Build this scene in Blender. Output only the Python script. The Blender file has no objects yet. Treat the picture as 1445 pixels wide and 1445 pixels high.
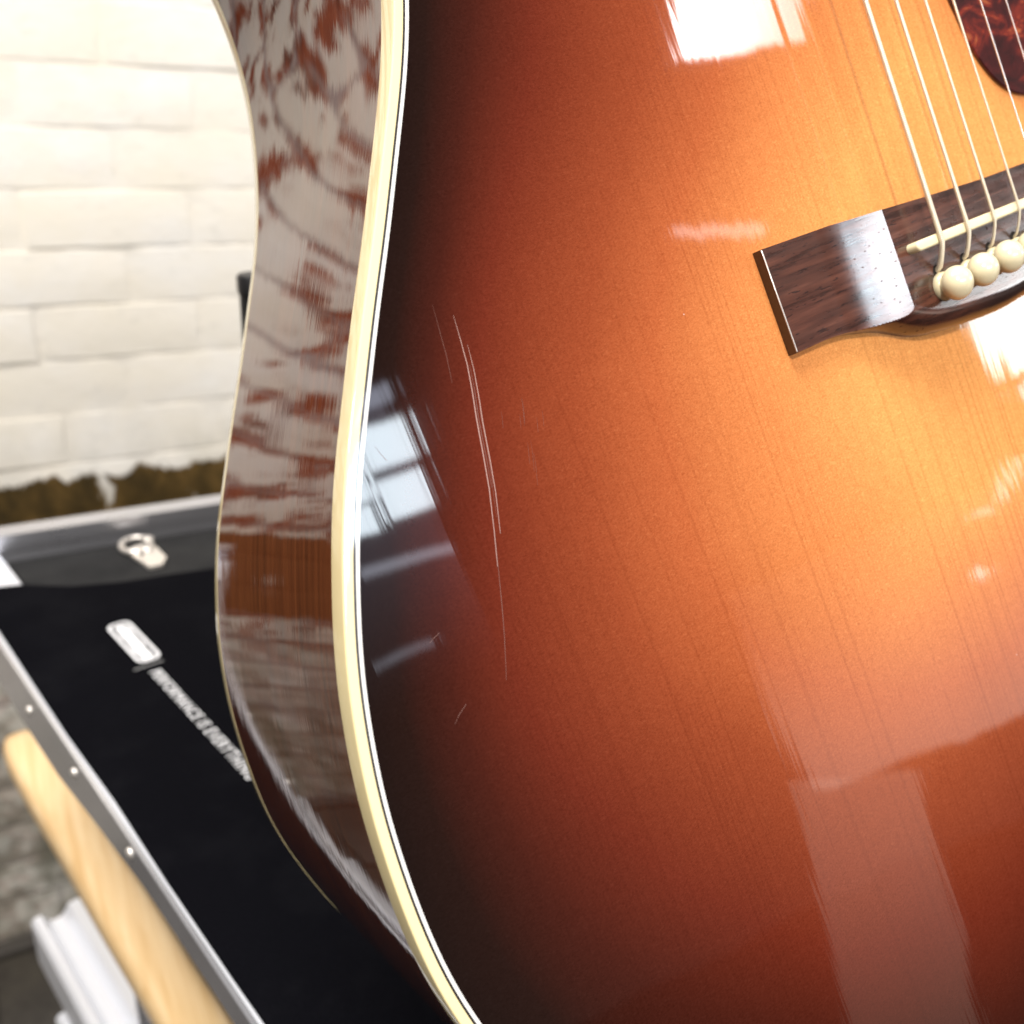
import bpy, bmesh, math, random
from mathutils import Vector, Matrix
from mathutils.geometry import delaunay_2d_cdt

scene = bpy.context.scene
COL = scene.collection
random.seed(7)
rad = math.radians
CZ = 1.36                                   # camera height above the ground (m)

# ------------------------------------------------------------------ camera
cam_d = bpy.data.cameras.new('camera')
cam = bpy.data.objects.new('camera', cam_d)
COL.objects.link(cam)
cam.matrix_world = Matrix(((0.8760, 0.1555, -0.4566, 0.0),
                           (-0.4802, 0.3710, -0.7948, 0.0),
                           (0.0458, 0.9155, 0.3997, CZ),
                           (0, 0, 0, 1)))
cam_d.sensor_width = 36.0
cam_d.lens = 33.47
cam_d.clip_start = 0.01
cam_d.clip_end = 100
cam_d.dof.use_dof = True
cam_d.dof.focus_distance = 0.195
cam_d.dof.aperture_fstop = 15.5
scene.camera = cam

# ------------------------------------------------------------------ world and lamps
world = bpy.data.worlds.new('World')
scene.world = world
world.use_nodes = True
bg = world.node_tree.nodes['Background']
bg.inputs[0].default_value = (1.0, 0.95, 0.90, 1)
bg.inputs[1].default_value = 0.09

def lamp(name, loc, target, sx, sy, radiance, color=(1, 1, 1), roll=0.0):
    d = bpy.data.lights.new(name, 'AREA')
    d.shape = 'RECTANGLE'
    d.size = sx
    d.size_y = sy
    d.energy = radiance * sx * sy * math.pi
    d.color = color
    o = bpy.data.objects.new(name, d)
    COL.objects.link(o)
    z = (Vector(loc) - Vector(target)).normalized()
    x = Vector((0, 0, 1)).cross(z)
    x = x.normalized() if x.length > 1e-4 else Vector((1, 0, 0))
    y = z.cross(x)
    m = Matrix((x, y, z)).transposed() @ Matrix.Rotation(roll, 3, 'Z')
    o.matrix_world = Matrix.Translation(loc) @ m.to_4x4()
    return o

def pol(az, el, d, c=(0.15, 0.15, CZ - 0.05)):
    a, e = rad(az), rad(el)
    return (c[0] + d * math.sin(a) * math.cos(e), c[1] - d * math.cos(a) * math.cos(e), c[2] + d * math.sin(e))

AIM = (0.15, 0.15, CZ - 0.05)
lamp('key_window_lamp', pol(-30, 42, 2.6), AIM, 0.19, 0.19, 430, (1.0, 0.94, 0.86))
lamp('overhead_fill_lamp', (-0.60, 0.36, CZ + 2.2), (-0.15, 1.3, CZ + 0.1), 1.6, 0.8, 25.0, (1.0, 0.97, 0.94))  # added overhead lamp, unseen; brightens the wall from above
lamp('wide_window_lamp', pol(4.0, 27.0, 3.2), AIM, 1.40, 0.40, 24, (0.93, 0.95, 1.0))
HW = lamp('high_window_lamp', pol(63.8, 42.4, 3.0), AIM, 0.42, 0.377, 30, (1.0, 0.95, 0.95), rad(55))
BC = (0.23, 0.15, CZ - 0.055)
lamp('side_window_lamp', pol(71.3, 18.1, 3.0, BC), BC, 1.00, 0.275, 14, (1.0, 0.98, 0.97))
lamp('side_window_sill_lamp', pol(71.3, 14.4, 3.0, BC), BC, 1.00, 0.042, 11, (0.93, 0.92, 1.0))
PC = (0.058, 0.143, CZ - 0.06)
for az, el, w, h in ((27.0, 29.0, .185, .150), (26.8, 25.7, .175, .150), (22.9, 27.9, .20, .20), (22.7, 24.9, .19, .11)):
    lamp('pane_lamp', pol(az, el, 3.2, PC), PC, w, h, 22, (0.80, 0.92, 1.0))
lamp('pane_lamp', pol(25.6, 31.9, 3.2, PC), PC, .30, .06, 5, (0.75, 0.82, 1.0))
lamp('ledge_lamp', pol(25.0, 21.6, 3.2, PC), PC, .36, .035, 5.0, (0.8, 0.85, 1.0))
lamp('ledge_lamp', pol(22.8, 16.4, 3.2, PC), PC, .22, .03, 2.5, (0.8, 0.85, 1.0), rad(4))
YL = lamp('haze_lamp', pol(22.4, 22.5, 3.3, PC), PC, 0.64, 1.15, 1.1, (0.74, 0.77, 1.0), rad(4))  # added unseen lamp; gives the bluish haze mirrored in the top
DC = (0.15, 0.11, CZ - 0.135)
def fade(o, lo, hi):
    """the lamp is dimmer towards one edge"""
    d = o.data
    d.use_nodes = True
    t = d.node_tree
    em = t.nodes['Emission']
    g_ = t.nodes.new('ShaderNodeNewGeometry')
    sp_ = t.nodes.new('ShaderNodeSeparateXYZ')
    mr = t.nodes.new('ShaderNodeMapRange')
    mr.interpolation_type = 'SMOOTHSTEP'
    t.links.new(g_.outputs['Parametric'], sp_.inputs[0])
    t.links.new(sp_.outputs['Y'], mr.inputs[0])
    mr.inputs[3].default_value = lo
    mr.inputs[4].default_value = hi
    t.links.new(mr.outputs[0], em.inputs['Strength'])
fade(HW, 0.3, 1.05)
fade(YL, 0.0, 1.3)
fade(lamp('pale_panel_lamp', pol(42.1, -6.75, 2.4, DC), DC, 0.30, 0.64, 1.15, (1.0, 0.80, 0.66), rad(-17)), 0.45, 1.1)  # unseen lamps stand in for a pale lit surface mirrored in the top
fade(lamp('pale_panel_top_lamp', pol(51.4, 6.4, 2.4, DC), DC, 0.80, 0.54, 2.2, (1.0, 0.80, 0.68), rad(-4)), 1.0, 0.12)
for az_, el_, w_, h_, r_, l_ in ((59.3, 10.9, .13, .024, 48, 5), (57.0, 10.0, .09, .022, -12, 4), (55.0, 7.0, .045, .03, 30, 7)):
    lamp('glint_lamp', pol(az_, el_, 3.0, (0.20, 0.135, CZ - 0.09)), AIM, w_, h_, l_, (1.0, 0.93, 0.88), rad(r_))
lamp('slit_lamp', pol(53.0, 31.0, 3.0, (0.14, 0.163, CZ - 0.025)), AIM, .30, .035, 5.0, (1.0, 0.95, 0.9), rad(-36))

scene.view_settings.view_transform = 'Standard'
scene.view_settings.look = 'None'
scene.view_settings.exposure = 0.0
scene.view_settings.gamma = 1.0
scene.render.engine = 'CYCLES'
scene.cycles.use_denoising = True
scene.cycles.max_bounces = 5
scene.cycles.diffuse_bounces = 3
scene.cycles.glossy_bounces = 3

# ------------------------------------------------------------------ helpers
def link(name, me, mat=None, parent=None, loc=(0, 0, 0)):
    o = bpy.data.objects.new(name, me)
    COL.objects.link(o)
    if mat is not None and me is not None and not me.materials:
        me.materials.append(mat)
    if parent is not None:
        o.parent = parent
    o.location = loc
    return o

def tag(o, label=None, cat=None, group=None, kind=None):
    if label: o['label'] = label
    if cat: o['category'] = cat
    if group: o['group'] = group
    if kind: o['kind'] = kind
    return o

def mesh(name, verts, faces, smooth=None):
    me = bpy.data.meshes.new(name)
    me.from_pydata([tuple(v) for v in verts], [], faces)
    bm = bmesh.new()
    bm.from_mesh(me)
    bmesh.ops.recalc_face_normals(bm, faces=bm.faces)
    bm.to_mesh(me)
    bm.free()
    if smooth is not None:
        for p in me.polygons: p.use_smooth = True
        me.set_sharp_from_angle(angle=rad(smooth))
    me.update()
    return me

def box(name, lo, hi, bevel=0.0, seg=2):
    bm = bmesh.new()
    bmesh.ops.create_cube(bm, size=1)
    for v in bm.verts:
        v.co = Vector([lo[i] + (v.co[i] + .5) * (hi[i] - lo[i]) for i in range(3)])
    if bevel:
        bmesh.ops.bevel(bm, geom=bm.edges[:], offset=bevel, segments=seg, affect='EDGES', profile=.5)
    me = bpy.data.meshes.new(name)
    bm.to_mesh(me)
    bm.free()
    if bevel:
        for p in me.polygons: p.use_smooth = True
        me.set_sharp_from_angle(angle=rad(40))
    return me

def prism(name, poly, z0, z1, bevel=0.0, seg=2):
    """polygon (x,y) list (ccw) extruded z0..z1"""
    bm = bmesh.new()
    vs = [bm.verts.new((x, y, z0)) for x, y in poly]
    f = bm.faces.new(vs)
    r = bmesh.ops.extrude_face_region(bm, geom=[f])
    for v in r['geom']:
        if isinstance(v, bmesh.types.BMVert): v.co.z = z1
    bmesh.ops.recalc_face_normals(bm, faces=bm.faces)
    if bevel:
        e = [e for e in bm.edges if all(abs(v.co.z - z1) < 1e-9 for v in e.verts)]
        bmesh.ops.bevel(bm, geom=e, offset=bevel, segments=seg, affect='EDGES', profile=.5)
    me = bpy.data.meshes.new(name)
    bm.to_mesh(me)
    bm.free()
    for p in me.polygons: p.use_smooth = True
    me.set_sharp_from_angle(angle=rad(35))
    return me

def tube(name, pts, radii, n=12, cap=True):
    verts, faces = [], []
    pts = [Vector(p) for p in pts]
    if not hasattr(radii, '__len__'): radii = [radii] * len(pts)
    ref = None
    for i, p in enumerate(pts):
        t = (pts[min(i + 1, len(pts) - 1)] - pts[max(i - 1, 0)]).normalized()
        if ref is None:
            ref = t.orthogonal().normalized()
        ref = (ref - t * ref.dot(t)).normalized()
        b = t.cross(ref)
        for k in range(n):
            a = 2 * math.pi * k / n
            verts.append(p + (ref * math.cos(a) + b * math.sin(a)) * radii[i])
    for i in range(len(pts) - 1):
        for k in range(n):
            faces.append((i * n + k, i * n + (k + 1) % n, (i + 1) * n + (k + 1) % n, (i + 1) * n + k))
    if cap:
        faces.append(tuple(range(n)))
        faces.append(tuple(range((len(pts) - 1) * n, len(pts) * n)))
    return mesh(name, verts, faces, 50)

def lathe(name, prof, n=32):
    """prof: (r,z) list; axis z"""
    verts, faces = [], []
    for r, z in prof:
        for k in range(n):
            a = 2 * math.pi * k / n
            verts.append((r * math.cos(a), r * math.sin(a), z))
    for i in range(len(prof) - 1):
        for k in range(n):
            faces.append((i * n + k, i * n + (k + 1) % n, (i + 1) * n + (k + 1) % n, (i + 1) * n + k))
    faces.append(tuple(range(n)))
    faces.append(tuple(range((len(prof) - 1) * n, len(prof) * n)))
    return mesh(name, verts, faces, 40)

def lerp_tab(tab, x):
    if x <= tab[0][0]: return tab[0][1]
    for (a, b), (c, d) in zip(tab, tab[1:]):
        if x <= c: return b + (d - b) * (x - a) / (c - a)
    return tab[-1][1]

# ------------------------------------------------------------------ materials
class NT:
    def __init__(s, name):
        s.m = bpy.data.materials.new(name)
        s.m.use_nodes = True
        s.t = s.m.node_tree
        s.b = s.t.nodes['Principled BSDF']
    def n(s, typ, **kw):
        nd = s.t.nodes.new(typ)
        for k, v in kw.items():
            if k.startswith('i_'):
                key = k[2:]
                key = int(key) if key.isdigit() else key.replace('_', ' ')
                nd.inputs[key].default_value = v
            else:
                setattr(nd, k, v)
        return nd
    def l(s, a, b): s.t.links.new(a, b)
    def set(s, **kw):
        for k, v in kw.items():
            s.b.inputs[k.replace('_', ' ')].default_value = v
        return s
    def coords(s, kind='Object', scale=(1, 1, 1), rot=(0, 0, 0), loc=(0, 0, 0)):
        tc = s.n('ShaderNodeTexCoord')
        mp = s.n('ShaderNodeMapping')
        mp.inputs['Scale'].default_value = scale
        mp.inputs['Rotation'].default_value = rot
        mp.inputs['Location'].default_value = loc
        s.l(tc.outputs[kind], mp.inputs['Vector'])
        return mp.outputs[0]
    def noise(s, vec, scale=1.0, detail=4, rough=.5, dist=0.0):
        nd = s.n('ShaderNodeTexNoise')
        nd.inputs['Scale'].default_value = scale
        nd.inputs['Detail'].default_value = detail
        nd.inputs['Roughness'].default_value = rough
        nd.inputs['Distortion'].default_value = dist
        s.l(vec, nd.inputs['Vector'])
        return nd.outputs['Fac']
    def ramp(s, fac, stops, interp='LINEAR'):
        nd = s.n('ShaderNodeValToRGB')
        nd.color_ramp.interpolation = interp
        el = nd.color_ramp.elements
        while len(el) < len(stops): el.new(0.5)
        for e, (p, c) in zip(el, stops):
            e.position = p
            e.color = (c, c, c, 1) if not hasattr(c, '__len__') else (*c, 1)
        s.l(fac, nd.inputs[0])
        return nd.outputs[0]
    def mix(s, fac, a, b, mode='MIX'):
        nd = s.n('ShaderNodeMix', data_type='RGBA', blend_type=mode)
        for sock, v in ((nd.inputs[0], fac), (nd.inputs[6], a), (nd.inputs[7], b)):
            if isinstance(v, (int, float)): sock.default_value = v
            elif isinstance(v, tuple): sock.default_value = (*v, 1)
            else: s.l(v, sock)
        return nd.outputs[2]
    def math(s, op, a, b=0.0, clamp=False):
        nd = s.n('ShaderNodeMath', operation=op, use_clamp=clamp)
        for sock, v in ((nd.inputs[0], a), (nd.inputs[1], b)):
            if isinstance(v, (int, float)): sock.default_value = v
            else: s.l(v, sock)
        return nd.outputs[0]
    def maprange(s, v, a, b, c, d, smooth=False):
        nd = s.n('ShaderNodeMapRange', interpolation_type='SMOOTHSTEP' if smooth else 'LINEAR')
        s.l(v, nd.inputs[0])
        for i, x in enumerate((a, b, c, d)): nd.inputs[i + 1].default_value = x
        return nd.outputs[0]
    def bump(s, h, strength, dist, to='Normal', prev=None):
        nd = s.n('ShaderNodeBump')
        nd.inputs['Strength'].default_value = strength
        nd.inputs['Distance'].default_value = dist
        s.l(h, nd.inputs['Height'])
        if prev is not None: s.l(prev, nd.inputs['Normal'])
        if to: s.l(nd.outputs[0], s.b.inputs[to])
        return nd.outputs[0]
    def color(s, c, inp='Base Color'):
        if isinstance(c, tuple): s.b.inputs[inp].default_value = (*c, 1)
        else: s.l(c, s.b.inputs[inp])
        return s

def simple(name, col, rough=.5, metal=0.0, coat=0.0, var=0.0, scale=60):
    t = NT(name)
    t.set(Roughness=rough, Metallic=metal, Coat_Weight=coat, Coat_Roughness=.05)
    if var:
        f = t.noise(t.coords(), scale, 5, .6)
        lo = tuple(c * (1 - var) for c in col)
        hi = tuple(min(1, c * (1 + var)) for c in col)
        t.color(t.mix(f, lo, hi))
        r = t.noise(t.coords(), scale * .35, 4, .6)
        t.l(t.maprange(r, .3, .7, rough * .8, min(1, rough * 1.25)), t.b.inputs['Roughness'])
    else:
        t.color(col)
    return t.m

# sunburst spruce top ------------------------------------------------
def mat_top():
    t = NT('sunburst_lacquered_spruce')
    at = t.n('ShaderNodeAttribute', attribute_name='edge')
    e = at.outputs['Fac']                                   # scaled edge distance: burst shape plus painted light falloff
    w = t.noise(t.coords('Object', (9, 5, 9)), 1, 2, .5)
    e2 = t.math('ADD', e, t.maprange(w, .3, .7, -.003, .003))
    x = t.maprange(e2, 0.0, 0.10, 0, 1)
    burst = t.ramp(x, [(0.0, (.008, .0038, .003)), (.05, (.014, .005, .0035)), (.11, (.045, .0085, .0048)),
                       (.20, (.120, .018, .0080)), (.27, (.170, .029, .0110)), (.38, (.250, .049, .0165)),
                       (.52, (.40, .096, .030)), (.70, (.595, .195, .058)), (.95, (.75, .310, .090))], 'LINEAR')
    gs = t.n('ShaderNodeSeparateXYZ')
    t.l(t.coords(), gs.inputs[0])
    gz = gs.outputs['Y']
    # spruce grain: fine dark lines along the strings
    gx = t.noise(t.coords('Object', (1250, 1.6, 0)), 1, 2, .5)
    gx2 = t.noise(t.coords('Object', (460, 1.5, 0)), 1, 1, .5)
    gm = t.noise(t.coords('Object', (14, 6, 14)), 1, 2, .5)
    g = t.math('MULTIPLY', t.maprange(gx, .50, .60, 0, 1), t.maprange(gm, .40, .58, 0.12, 1))
    g = t.math('ADD', g, t.math('MULTIPLY', t.maprange(gx2, .56, .66, 0, 1), .5), True)
    c = t.mix(t.math('MULTIPLY', g, t.math('MULTIPLY', t.maprange(e2, .012, .05, .10, .44), t.maprange(gz, -.06, .02, 1.0, .45))), burst, (.55, .40, .32), 'MULTIPLY')
    # silk: short cross-grain flecks
    s1 = t.noise(t.coords('Object', (1700, 2500, 900)), 1, 3, .6, .6)
    s2 = t.noise(t.coords('Object', (320, 520, 320)), 1, 4, .6, .8)
    fl = t.math('ADD', t.maprange(s1, .3, .7, -.9, .9), t.maprange(s2, .3, .7, -.25, .25))
    c = t.mix(t.maprange(fl, -.6, .8, 0, .48), c, t.mix(1.0, c, (1.30, 1.42, 1.5), 'MULTIPLY'))
    c = t.mix(t.maprange(fl, .1, -.8, 0, .34), c, t.mix(1.0, c, (.74, .66, .6), 'MULTIPLY'))
    s3 = t.noise(t.coords('Object', (1150, 1900, 900)), 1, 2, .5, 1.4)
    c = t.mix(t.maprange(s3, .56, .70, 0, .55), c, t.mix(1.0, c, (1.22, 1.45, 1.6), 'MULTIPLY'))
    c = t.mix(t.maprange(s3, .42, .30, 0, .5), c, t.mix(1.0, c, (.80, .70, .62), 'MULTIPLY'))
    bl = t.noise(t.coords('Object', (22, 30, 22)), 1, 3, .55)
    c = t.mix(t.maprange(bl, .35, .7, 0, .22), c, t.mix(1.0, c, (.78, .70, .65), 'MULTIPLY'))
    # dust specks
    vo = t.n('ShaderNodeTexVoronoi', feature='F1')
    vo.inputs['Scale'].default_value = 62
    t.l(t.coords(), vo.inputs['Vector'])
    sp = t.maprange(vo.outputs['Distance'], .0, .014, 1, 0)
    rr = t.n('ShaderNodeSeparateColor')
    t.l(vo.outputs['Color'], rr.inputs[0])
    sp = t.math('MULTIPLY', sp, t.maprange(rr.outputs[0], .72, .74, 0, 1))
    c = t.mix(sp, c, (.8, .74, .7))
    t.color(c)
    t.set(Roughness=.6, Specular_IOR_Level=.0, Coat_Weight=1.0, Coat_Roughness=.034, Coat_IOR=1.5)
    h1 = t.noise(t.coords('Object', (420, 14, 420)), 1, 2, .5)
    h2 = t.noise(t.coords('Object', (26, 14, 26)), 1, 2, .5)
    b = t.bump(h2, .38, .0006, None)
    b = t.bump(h1, .19, .00006, None, b)
    t.l(b, t.b.inputs['Coat Normal'])
    return t.m

def mat_rim():
    t = NT('lacquered_dark_mahogany_side')
    f = t.noise(t.coords('Object', (18, 10, 420)), 1, 4, .6)
    c = t.ramp(f, [(.3, (.048, .011, .005)), (.5, (.092, .022, .008)), (.72, (.14, .038, .013))])
    p = t.noise(t.coords('Object', (70, 60, 1600)), 1, 3, .6)
    c = t.mix(t.maprange(p, .55, .7, 0, .6), c, (.03, .009, .005))
    t.color(c)
    t.set(Roughness=.5, Specular_IOR_Level=.0, Coat_Weight=1.0, Coat_Roughness=.025, Coat_IOR=1.62)
    h = t.noise(t.coords('Object', (22, 16, 900)), 1, 3, .6)
    h2 = t.noise(t.coords('Object', (30, 30, 60)), 1, 2, .5)
    b = t.bump(h2, .10, .0006, None)
    b = t.bump(h, .10, .00008, None, b)
    t.l(b, t.b.inputs['Coat Normal'])
    return t.m

def mat_rosewood():
    t = NT('rosewood')
    f = t.noise(t.coords('Object', (40, 620, 300), (0, 0, rad(-1.5))), 1, 5, .6, .12)
    f2 = t.noise(t.coords('Object', (16, 150, 120)), 1, 3, .5, .25)
    c = t.ramp(f, [(.28, (.022, .009, .007)), (.46, (.070, .025, .017)), (.62, (.115, .040, .025)), (.8, (.17, .065, .04))])
    c = t.mix(t.maprange(f2, .45, .62, 0, .85), c, (.028, .016, .014))
    v = t.noise(t.coords('Object', (260, 1500, 1500)), 1, 2, .5)
    c = t.mix(t.maprange(v, .62, .70, 0, .7), c, (.012, .006, .006))
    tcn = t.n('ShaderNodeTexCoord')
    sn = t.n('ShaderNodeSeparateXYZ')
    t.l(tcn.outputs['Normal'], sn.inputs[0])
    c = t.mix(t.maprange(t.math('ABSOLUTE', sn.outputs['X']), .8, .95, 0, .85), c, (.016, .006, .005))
    t.color(c)
    # dark pores
    vo = t.n('ShaderNodeTexVoronoi', feature='F1')
    vo.inputs['Scale'].default_value = 1
    t.l(t.coords('Object', (700, 1150, 300)), vo.inputs['Vector'])
    rs = t.n('ShaderNodeSeparateColor')
    t.l(vo.outputs['Color'], rs.inputs[0])
    po = t.math('MAXIMUM', t.maprange(vo.outputs['Distance'], .12, .24, 0, 1), t.maprange(rs.outputs[0], .45, .50, 0, 1))
    t.l(t.maprange(po, 0, 1, 0, .85), t.b.inputs['Specular IOR Level'])
    t.set(Roughness=.34, Specular_IOR_Level=.6)
    b = t.bump(f, .06, .0002, None)
    t.l(b, t.b.inputs['Normal'])
    t.l(t.maprange(f, .3, .7, .15, .21), t.b.inputs['Roughness'])
    return t.m

def mat_tort():
    t = NT('tortoiseshell_plastic')
    f = t.noise(t.coords('Object', (70, 110, 70)), 1, 5, .6, 1.2)
    c = t.ramp(f, [(.32, (.020, .005, .005)), (.5, (.060, .008, .008)), (.60, (.20, .022, .012)), (.72, (.50, .16, .05))])
    t.color(c)
    t.set(Roughness=.18, Coat_Weight=1.0, Coat_Roughness=.04)
    return t.m

def mat_wound():
    t = NT('wound_bronze_string')
    w = t.n('ShaderNodeTexWave', wave_type='BANDS', bands_direction='Y')
    w.inputs['Scale'].default_value = 700
    t.l(t.coords(), w.inputs['Vector'])
    t.color(t.mix(w.outputs['Fac'], (.70, .58, .40), (.95, .88, .74)))
    t.set(Roughness=.4, Metallic=.35)
    t.bump(w.outputs['Fac'], .5, .0002)
    return t.m

def mat_wall(joint=False):
    t = NT('painted_mortar' if joint else 'flaking_painted_brick')
    geo = t.n('ShaderNodeNewGeometry')
    sep = t.n('ShaderNodeSeparateXYZ')
    t.l(geo.outputs['Position'], sep.inputs[0])
    X, Z = sep.outputs['X'], sep.outputs['Z']
    def P(scale):
        mp = t.n('ShaderNodeMapping')
        mp.inputs['Scale'].default_value = scale
        t.l(geo.outputs['Position'], mp.inputs['Vector'])
        return mp.outputs[0]
    oi = t.n('ShaderNodeObjectInfo')
    # paint: off-white, stained
    n1 = t.noise(P((7, 1, 9)), 1, 5, .6)
    paint = t.ramp(n1, [(.3, (.83, .77, .65)), (.5, (.85, .80, .71)), (.7, (.86, .835, .79))])
    paint = t.mix(t.math('MULTIPLY', oi.outputs['Random'], .35), paint, (.80, .745, .64))
    n2 = t.noise(P((28, 1, 60)), 1, 5, .65)
    paint = t.mix(t.maprange(n2, .58, .74, 0, .30), paint, (.50, .48, .42))
    if joint:                                               # grimy joints
        paint = t.mix(t.maprange(X, .0, -.06, .02, .80), paint, (.27, .24, .245))
    # brick under the paint
    n3 = t.noise(P((55, 10, 55)), 1, 5, .65)
    brick = t.ramp(n3, [(.3, (.14, .035, .018)), (.5, (.26, .062, .030)), (.7, (.34, .10, .055))])
    lich = t.noise(P((16, 3, 16)), 1, 4, .6)
    brick = t.mix(t.maprange(lich, .52, .62, 0, .7), brick, (.075, .060, .050))
    # flaked mask: a lot to the left, nearly none to the right
    n4 = t.math('ADD', t.math('MULTIPLY', t.noise(P((13, 3, 15)), 1, 5, .6, .5), .55), t.math('MULTIPLY', t.noise(P((31, 3, 42)), 1, 5, .6, .4), .50))
    bias = t.maprange(X, -.015, -.075, .0, .13 if joint else .185, True)
    if not joint:                                           # paint lets go first along the arrises
        so = t.n('ShaderNodeSeparateXYZ')
        t.l(t.coords(), so.inputs[0])
        az = t.maprange(t.math('ABSOLUTE', so.outputs['Z']), .022, .034, 0, .07, True)
        ax = t.maprange(t.math('ABSOLUTE', so.outputs['X']), .090, .102, 0, .05, True)
        bias = t.math('ADD', bias, t.math('MULTIPLY', t.math('ADD', az, ax), t.maprange(X, -.01, -.06, 0, 1)))
    low = t.maprange(Z, .82, .45, 0, .05)
    fl = t.math('ADD', t.math('ADD', n4, bias), low)
    flake = t.maprange(fl, .742, .762, 0, 1)
    flake = t.math('MULTIPLY', flake, t.maprange(Z, .60, .45, 1, .3))
    col = t.mix(flake, paint, brick)
    # grime in streaks, greener towards the ground
    n5 = t.noise(P((14, 3, 5)), 1, 5, .6)
    gr = t.math('MULTIPLY', t.maprange(n5, .42, .66, 0, 1), t.maprange(Z, .95, .40, 0, .85))
    n6 = t.noise(P((9, 3, 9)), 1, 4, .6)
    moss = t.mix(t.maprange(n6, .40, .56, 0, 1), (.15, .135, .09), (.045, .062, .014))
    col = t.mix(gr, col, moss)
    drt = t.maprange(Z, .78, .30, 0, .75)
    n10 = t.noise(P((19, 3, 26)), 1, 5, .65)
    col = t.mix(t.math('MULTIPLY', drt, t.maprange(n10, .38, .62, .35, 1)), col, (.085, .078, .050))
    # bare brown damp-course band
    n7 = t.noise(P((26, 3, 8)), 1, 5, .7)
    zz = t.math('ADD', Z, t.maprange(n7, .25, .75, .014, -.014))
    band = t.math('MULTIPLY', t.maprange(zz, .824, .818, 0, 1), t.maprange(zz, .612, .622, 0, 1))
    n8 = t.noise(P((30, 3, 14)), 1, 6, .65)
    bcol = t.ramp(n8, [(.3, (.022, .015, .004)), (.5, (.070, .042, .010)), (.66, (.13, .075, .020)), (.8, (.045, .055, .010))])
    bcol = t.mix(t.maprange(X, -.03, -.15, 0, .75), bcol, (.17, .062, .020))
    n9 = t.noise(P((22, 3, 7)), 1, 3, .5)
    band = t.math('MULTIPLY', band, t.maprange(n9, .66, .70, 1, .25))
    col = t.mix(band, col, bcol)
    t.color(col)
    t.set(Roughness=.82, Specular_IOR_Level=.25)
    nb = t.noise(P((90, 30, 90)), 1, 5, .6)
    b = t.bump(nb, .35, .003, None)
    b = t.bump(t.math('SUBTRACT', 1.0, flake), .6, .0015, None, b)
    t.l(b, t.b.inputs['Normal'])
    return t.m

def mat_wood():
    t = NT('pale_varnished_wood')
    f = t.noise(t.coords('Object', (160, 9, 160)), 1, 5, .6, .5)
    c = t.ramp(f, [(.3, (.72, .46, .20)), (.55, (.84, .60, .32)), (.75, (.89, .69, .42))])
    t.color(c)
    t.set(Roughness=.35, Coat_Weight=.5, Coat_Roughness=.15)
    t.bump(f, .1, .0006)
    return t.m

def mat_alu(name, col, rough, sc=(4, 3, 260), metal=.55):
    t = NT(name)
    f = t.noise(t.coords('Object', sc), 1, 4, .6)
    t.color(t.mix(f, tuple(c * .86 for c in col), col))
    t.set(Metallic=metal)
    g = t.noise(t.coords('Object', (30, 30, 30)), 1, 4, .6)
    t.l(t.maprange(t.math('ADD', f, g), .6, 1.4, rough * .7, rough * 1.3), t.b.inputs['Roughness'])
    t.bump(f, .06, .0003)
    return t.m

def mat_mat():
    t = NT('black_rubber_mat')
    f = t.noise(t.coords('Object', (1, 1, 1)), 900, 3, .6)
    g = t.noise(t.coords('Object', (1, 1, 1)), 25, 5, .6)
    c = t.mix(f, (.0016, .0016, .0024), (.005, .005, .007))
    c = t.mix(t.maprange(g, .5, .75, 0, .35), c, (.010, .010, .012))
    vo = t.n('ShaderNodeTexVoronoi', feature='F1')
    vo.inputs['Scale'].default_value = 45
    t.l(t.coords(), vo.inputs['Vector'])
    rr = t.n('ShaderNodeSeparateColor')
    t.l(vo.outputs['Color'], rr.inputs[0])
    sp = t.math('MULTIPLY', t.maprange(vo.outputs['Distance'], .0, .05, 1, 0), t.maprange(rr.outputs[0], .86, .88, 0, 1))
    c = t.mix(sp, c, (.25, .25, .25))
    t.color(c)
    t.set(Roughness=.9, Specular_IOR_Level=.02)
    t.bump(f, .3, .0004)
    return t.m

def mat_ground():
    t = NT('damp_dark_paving')
    f = t.noise(t.coords('Object', (1, 1, 1)), 9, 6, .65)
    g = t.noise(t.coords('Object', (1, 1, 1)), 70, 4, .6)
    oi = t.n('ShaderNodeObjectInfo')
    c = t.ramp(f, [(.3, (.016, .013, .010)), (.55, (.038, .031, .024)), (.75, (.060, .052, .035))])
    c = t.mix(t.maprange(g, .4, .7, 0, .5), c, (.05, .045, .035))
    c = t.mix(t.math('MULTIPLY', oi.outputs['Random'], .5), c, (.05, .042, .036))
    t.color(c)
    t.set(Roughness=.6)
    t.bump(g, .4, .004)
    return t.m

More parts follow.
